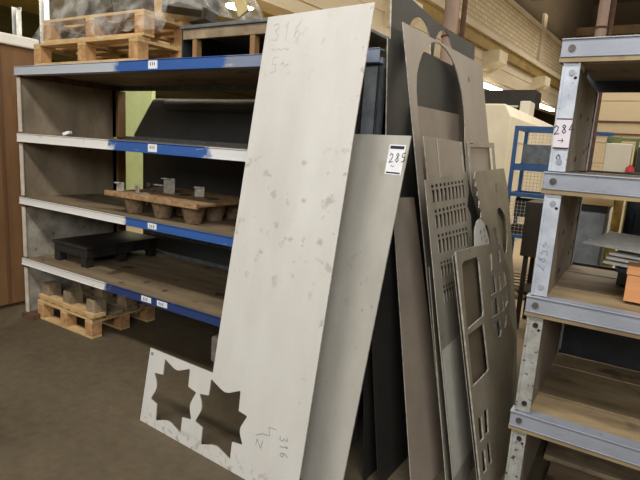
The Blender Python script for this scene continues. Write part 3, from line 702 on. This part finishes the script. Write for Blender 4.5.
# brown cabinet at far left with white lid
t = thing('tall_cabinet', 'tall brown board cabinet with white lid at the far left', 'cabinet', (-5.5, 2.60, 0))
bx('body', M['crate_brown'], (0, .83, -1.3, 0.02, .03, 2.28), t, .006)
bx('lid', M['lid'], (-.03, .86, -1.34, .05, 2.28, 2.37), t, .012)
bx('plinth', M['rust'], (.02, .80, -1.25, -.02, 0, .03), t)
for y in (-.30, -.62, -.95): bx('batten', mat('batten_brown', (104, 74, 46)), (.83, .838, y, y + .025, .05, 2.26), t)
for (x, y, h, lab) in ((-6.72, 3.6, 3.04, 'short pale grey post standing behind the brown cabinet'), (-6.12, 3.6, 3.55, 'taller pale grey post behind the left end of the pallets')):
    t = thing('steel_post', lab, 'post', (x, y, 0))
    bm = bmesh.new(); box(bm, -.05, .05, -.01, .0, 0, h); box(bm, -.05, -.04, -.07, 0, 0, h); box(bm, .04, .05, -.07, 0, 0, h - .04); obj('channel', bm, M['grey_post'], t, .002)
    bx('foot_plate', M['rust'], (-.1, .1, -.12, .06, 0, .012), t)

# dark machine cover behind the left rack
t = thing('machine_housing', 'dark charcoal machine housing standing behind the left rack', 'machine', (-2.8, 3.5, 0))
bm = bmesh.new(); prism_xz(bm, [(-1.55,.04),(-1.55,1.42),(-1.70,1.60),(-1.40,1.97),(1.55,1.97),(1.55,.04)], 0, 1.1); obj('cover', bm, M['charcoal'], t, .03)
bx('base', M['black'], (-1.5, 1.5, .05, 1.05, 0, .04), t)
bm = bmesh.new(); cyl(bm, (-1.1, -.07, 1.90), (1.5, -.07, 1.90), .05, n=20); obj('rolled_edge', bm, M['charcoal'], t, smooth=True)
bx('lower_strip', M['greyblue'], (-1.5, 1.5, -.02, 0, .62, .68), t, .003)
o = bx('partition_screen', M['yellow_wall'], (-8.6, -7.2, 6.0, 6.08, 0, 2.45), None, .01); tag(o, 'bright yellow-green screen seen through the left rack', 'screen')

# things on the left rack's shelves
t = thing('pressed_pallet', 'pressed-wood pallet with cup feet on the middle shelf', 'pallet', (-3.30, 2.34, 1.042))
bm = bmesh.new(); box(bm, 0, .92, 0, .66, .125, .150); obj('deck', bm, M['pressed'], t, .008)
bx('rim', M['pressed'], (-.01, .93, -.01, .012, .118, .156), t, .004)
for i in range(3):
    for j in range(3):
        cx, cy = .16 + .30*i, .13 + .20*j
        bm = bmesh.new(); cyl(bm, (cx, cy, 0), (cx, cy, .126), .055, .088, n=20); obj('cup_foot', bm, M['pressed_side'], t)
for i in range(2):
    bm = bmesh.new(); cyl(bm, (.46 + .28*i, .33, .150), (.46 + .28*i, .33, .1525), .05, n=20); obj('cup_mouth', bm, M['hole'], t)
def bracket(x, y, w_, h, rz, lab):
    o = thing('metal_bracket', lab, 'bracket', (x, y, 1.1935), rz)
    bx('upright_plate', M['edge_steel'], (-w_/2, w_/2, 0, .008, 0, h), o, .001)
    bx('foot_plate', M['edge_steel'], (-w_/2, w_/2, 0, .08, 0, .006), o, .001)
    bx('top_flange', M['galv'], (-w_/2, w_*.2, -.03, .0, h - .006, h), o, .001)
bracket(-3.22, 2.40, .06, .065, .3, 'small steel bracket on the left corner of the pressed pallet')
bracket(-3.06, 2.42, .06, .06, -.3, 'second small steel bracket from the left on the pressed pallet')
bracket(-2.93, 2.60, .10, .115, .15, 'tallest steel bracket on the pressed pallet')
bracket(-2.68, 2.66, .07, .075, .5, 'rightmost steel bracket, alone, on the pressed pallet')
o = thing('clamp', 'dark steel clamp lying among the brackets on the pressed pallet', 'clamp', (-3.19, 2.64, 1.1935), R(12))
bx('bar', M['bolt'], (0, .22, 0, .03, 0, .03), o, .003); bx('jaw', M['bolt'], (.0, .03, -.04, .06, .03, .06), o, .003); bx('jaw', M['bolt'], (.15, .18, -.04, .06, .03, .06), o, .003)
bm = bmesh.new(); cyl(bm, (.03,.015,.045), (.15,.015,.045), .008, n=8); obj('screw', bm, M['edge_steel'], o)
# crumpled paper
bm = bmesh.new(); mt = Matrix.Translation((-4.02, 2.50, 1.582)) @ Matrix.Rotation(R(25), 4, 'Z') @ Matrix.Rotation(R(-20), 4, 'Y')
box(bm, -.03, .03, -.025, .025, -.012, .014, mt); o = obj('paper_scrap', bm, M['paper'], None, .006); tag(o, 'small white paper scrap on the upper left shelf edge', 'paper')

# black crate on lowest shelf
t = thing('black_crate', 'low black plastic crate on legs on the lowest left shelf', 'crate', (-4.14, 2.43, .522))
bx('body', M['black'], (0, .45, 0, .72, .075, .15), t, .008)
bx('top_rim', M['black'], (-.012, .462, -.012, .732, .15, .172), t, .006)
for x, y in ((.0,.0),(.37,.0),(.0,.32),(.37,.32),(.0,.64),(.37,.64)): bx('leg', M['black'], (x, x+.07, y, y+.07, 0, .075), t, .005)
for j in range(4): bx('rib', M['black'], (.46, .468, .08 + .17*j, .10 + .17*j, .08, .15), t)
bx('front_slot', M['hole'], (.08, .36, -.004, .0, .09, .13), t)
# stone-like block and small grey machine part under the rack
o = bx('concrete_block', M['panel_grey'], (-2.50, -2.20, 2.62, 2.86, 0, .20), None, .02); tag(o, 'rough grey concrete block on the floor behind the star sheet', 'block')
t = thing('metal_bin', 'small grey metal box in the dark gap below the labelled sheet', 'box', (-1.50, 2.50, 0))
bx('body', M['greyblue'], (0, .16, 0, .2, .0, .24), t, .01)
bm = bmesh.new(); tube(bm, [(.12, -.012, .14), (.14, -.012, .06), (.22, -.012, .03)], .006); obj('hose', bm, M['lamp_case'], t)

# ------------------------------------------------------------------ on and behind the right rack
t = thing('cardboard_box', 'orange-brown cardboard box on the right rack shelf', 'box', (.0, 2.46, 1.044))
bx('carton', M['carton'], (0, .36, 0, .13, 0, .135), t, .003); bx('lid', M['carton'], (-.004, .364, -.004, .134, .115, .150), t, .003)
# stack of corrugated sheets
def wavy(name, label, loc, rotz, tilt, L=.75, W=.5):
    pale = mat('pale_corrugated', (222, 222, 216), (196, 196, 190), 9, .5)
    bm = bmesh.new(); nx_, rows_ = 90, []
    for i in range(nx_ + 1):
        y = W*i/nx_; z = .010*math.sin(y*2*math.pi/.05)
        rows_.append([bm.verts.new((x, y, z + dz)) for dz in (0, .002) for x in (0, L)])
    for a, b in zip(rows_, rows_[1:]):
        bm.faces.new((a[0], a[1], b[1], b[0])); bm.faces.new((a[2], b[2], b[3], a[3])); bm.faces.new((a[0], b[0], b[2], a[2])); bm.faces.new((a[1], a[3], b[3], b[1]))
    bm.faces.new((rows_[0][0], rows_[0][2], rows_[0][3], rows_[0][1])); bm.faces.new((rows_[-1][0], rows_[-1][1], rows_[-1][3], rows_[-1][2]))
    o = obj(name, bm, pale, None, smooth=False); o.location = loc; o.rotation_euler = (tilt, 0, rotz); return tag(o, label, 'corrugated sheet')
wavy('corrugated_sheet', 'upper grey corrugated sheet sloping over the stack on the right rack', (-.21, 2.82, 1.215), R(-22), R(8), .9, .30)
for k, lab in enumerate(('lowest grey corrugated sheet of the stack on the right rack', 'second grey corrugated sheet up in the right rack stack', 'third grey corrugated sheet up in the right rack stack')):
    wavy('corrugated_sheet', lab, (-.11 + .01*k, 2.80, 1.135 + .022*k), R(-19 + k), R(2), .8, .30)
t = thing('support_crate', 'low dark crate carrying the corrugated sheets on the right rack', 'crate', (-.06, 2.80, 1.044))
bx('body', M['black'], (.02, .7, -.02, .25, 0, .06), t, .004); bx('rim', M['black_metal'], (.014, .706, -.026, .256, .06, .08), t, .003)

# grey-blue plate, yellow post and dark bins behind
t = thing('grey_cabinet', 'grey-blue metal cabinet behind the right rack beside the yellow post', 'cabinet', (-.33, 3.8, 0))
bx('body', mat('pale_grey_blue', (176, 180, 184), (140, 146, 152), 10, .5, .1), (0, .155, 0, .5, 0, 1.30), t, .006); bx('top', M['pallet'], (-.02, .19, -.02, .5, 1.34, 1.40), t, .004); bx('top_rail', M['black'], (0, .16, -.01, .5, 1.30, 1.34), t)
t = thing('yellow_post', 'rusty yellow steel post behind the right rack', 'post', (-.14, 3.8, 0))
bx('post', M['yellow'], (0, .05, 0, .05, 0, 1.43), t, .004); bx('foot_plate', M['rust'], (-.008, .07, -.03, .1, 0, .01), t)
for k, (x, z1, lab) in enumerate(((-.07, 1.38, 'dark steel bin right of the yellow post'), (.10, 1.40, 'dark blue-grey bin at the right edge behind the rack'))):
    t = thing('steel_bin', lab, 'bin', (x, 3.9, 0))
    w_ = .15 if k == 0 else .8
    bx('body', M['black_metal'], (0, w_, 0, .5, 0, z1), t, .006); bx('rim', M['navy'], (-.004, w_ + .004, -.006, .506, z1, z1 + .02), t, .003); bx('rib', M['navy'], (.03, .05, -.012, 0, .05, z1 - .05), t)

t = thing('wire_fence', 'blue-framed mesh panel seen through the right rack top opening', 'fence panel', (-.505, 6.35, 0))
bx('post', M['blue'], (.115, .16, 0, .05, 0, 1.95), t, .003); bx('post', M['blue'], (-.05, -.01, 0, .05, 0, 1.95), t, .003); bx('rail', M['blue'], (-.01, .115, 0, .04, 1.91, 1.95), t); bx('rail', M['blue'], (-.01, .115, 0, .04, .1, .14), t)
bm = bmesh.new()
for k in range(5): box(bm, -.01 + .025*k + .01, -.01 + .025*k + .013, .018, .021, .14, 1.91)
for k in range(34): box(bm, -.01, .115, .021, .024, .18 + .05*k, .183 + .05*k)
obj('mesh', bm, M['wire'], t)
t = thing('control_box', 'pale cream box with green frame behind the right rack', 'cabinet', (-.37, 5.9, 0))
bx('body', M['cream'], (.0, .23, 0, .3, .9, 1.82), t, .008)
bx('stand', M['green'], (.03, .20, .05, .25, 0, .9), t)
bx('frame_top', M['green'], (-.02, .42, .32, .37, 1.86, 1.89), t, .003); bx('frame_post', M['green'], (.245, .275, .32, .37, 0, 1.87), t, .003); bx('frame_post', M['green'], (-.02, .01, .32, .37, 0, 1.87), t, .003)
bx('bracket', M['green'], (.0, .12, .30, .33, 1.84, 1.90), t, .01)
bx('dark_unit', M['black'], (.28, .6, .1, .4, 1.55, 1.80), t, .005)
bx('shelf', M['post_wood'], (.2, .62, .0, .4, 1.52, 1.55), t)
bx('shelf_leg', M['green'], (.56, .6, .2, .24, 0, 1.52), t)
o = thing('red_cap', 'small red plastic cap beside the cream box', 'cap', (-.13, 5.85, 1.552))
bm = bmesh.new(); cyl(bm, (0,0,0), (0,0,.05), .04, .032, n=18); obj('cap', bm, M['red'], o, .004); bm = bmesh.new(); cyl(bm, (0,0,.05), (0,0,.065), .018, n=14); obj('nozzle', bm, M['red'], o)

# machine enclosure
t = thing('machine_enclosure', 'large cream machine enclosure beyond the leaning sheets', 'machine', (-2.0, 9.0, 0))
bm = bmesh.new(); pts = [(-3.2,0),(0,0),(0,2.30),(-.12,2.5),(-3.2,2.5)]; prism_xz(bm, pts, 0, 5.2); obj('body', bm, M['cream'], t, .02)
bx('plinth', M['black'], (-3.1, -.05, -.01, 5.1, 0, .12), t)
bx('door_seam', M['rust'], (-.5, -.49, -.008, .0, .2, 2.4), t)
bx('warning_strip', M['lamp_case'], (.002, .012, .5, 4.5, 1.9, 1.92), t)
bx('roof_unit', M['lamp_case'], (-.35, -.15, 2.2, 2.7, 2.5, 2.78), t, .02)
t = thing('overhead_unit', 'long black unit above the cream machine', 'machine', (-5.0, 14.6, 0))
bx('body', M['black'], (0, 2.3, 0, .8, 3.0, 3.42), t, .01)
for x in (.1, 1.8): bx('support', M['black_metal'], (x, x + .1, .3, .4, 0, 3.0), t)
bx('pale_stripe', M['lamp_case'], (1.1, 1.9, -.01, 0, 2.97, 3.02), t)

# blue mesh trolley
t = thing('mesh_trolley', 'blue-framed wire mesh trolley loaded with navy plates', 'trolley', (-1.60, 7.5, 0))
for x, y in ((0,0),(.9,0),(0,.7),(.9,.7)): bx('post', M['blue'], (x, x+.05, y, y+.05, .1, 2.06), t, .004)
for z, h in ((2.01, .05), (1.46, .09), (1.10, .05), (.52, .05)):
    for y in (0, .7): bx('rail', M['blue'], (.05, .9, y+.005, y+.045, z, z+h), t, .003)
    for x in (0, .9): bx('rail', M['blue'], (x+.005, x+.045, .05, .7, z, z+h), t, .003)
def grid(name, ya, z0, z1, m=M['wire']):
    bm = bmesh.new()
    k = 0
    while .06 + .05*k < .9: box(bm, .06+.05*k, .064+.05*k, ya, ya+.004, z0, z1); k += 1
    k = 0
    while z0 + .05*k < z1: box(bm, .05, .9, ya+.004, ya+.008, z0+.05*k, z0+.004+.05*k); k += 1
    obj(name, bm, m, t)
grid('mesh', .72, .57, 2.01); grid('front_mesh', .02, .57, 1.05)
for x, y in ((.02,.02),(.9,.02),(.02,.7),(.9,.7)):
    bm = bmesh.new(); cyl(bm, (x-.0, y+.02, .05), (x+.03, y+.02, .05), .05, n=16); obj('castor', bm, M['black'], t)
bx('tray', M['black_metal'], (.05, .9, .05, .7, .56, .585), t)
bx('tray', M['navy'], (.05, .9, .05, .7, 1.10, 1.125), t)
for k, (x0, x1, z0, z1, y, m, lab, nm) in enumerate((
        (.06, .88, 1.56, 1.83, .45, M['greyblue'], 'grey board standing in the top of the blue trolley', 'grey_board'),
        (.10, .85, 1.535, 1.56, .15, M['navy'], 'navy plate lying on the upper rail of the blue trolley', 'navy_plate'),
        (.08, .84, .80, 1.06, .25, M['navy'], 'large navy plate leaning in the blue trolley middle', 'navy_plate'),
        (.07, .60, .59, .68, .2, M['black'], 'black box at the bottom of the blue trolley', 'black_box'))):
    bm = bmesh.new(); box(bm, x0, x1, y, y + .2 if k != 0 else y + .02, z0, z1); o = obj(nm, bm, m, None, .004); o.location = (-1.60, 7.5, 0); tag(o, lab, 'plate' if 'plate' in nm else ('board' if k == 0 else 'box'))

t = thing('dark_cabinet', 'narrow dark brown cabinet just left of the right rack', 'cabinet', (-.88, 5.0, 0))
dk = mat('dark_brown_metal', (58, 48, 38), (46, 38, 30), 6, .6)
bx('body', dk, (0, .5, 0, .5, .72, 1.23), t, .006)
for x in (.03, .43): 
    for y in (.03, .43): bx('leg', dk, (x, x+.04, y, y+.04, 0, .72), t)
bx('lower_shelf', dk, (.02, .48, .02, .48, .35, .38), t)
pallet('wooden_pallet', 'brown wooden pallet on the bright walkway by the dark cabinet', 1.0, .8, (-1.75, 6.1, 0), R(5), M['old_wood'], M['old_wood'])

# things on the floor under the right rack
o = bx('floor_board', M['old_wood'], (-.24, 1.2, 2.86, 3.12, .0, .03), None, .004); tag(o, 'worn wooden board on the floor under the right rack', 'board')
o = bx('floor_board', M['wood_deck'], (-.20, 1.2, 2.50, 2.82, .0, .025), None, .004); tag(o, 'darker wooden board on the floor nearer the front under the right rack', 'board')
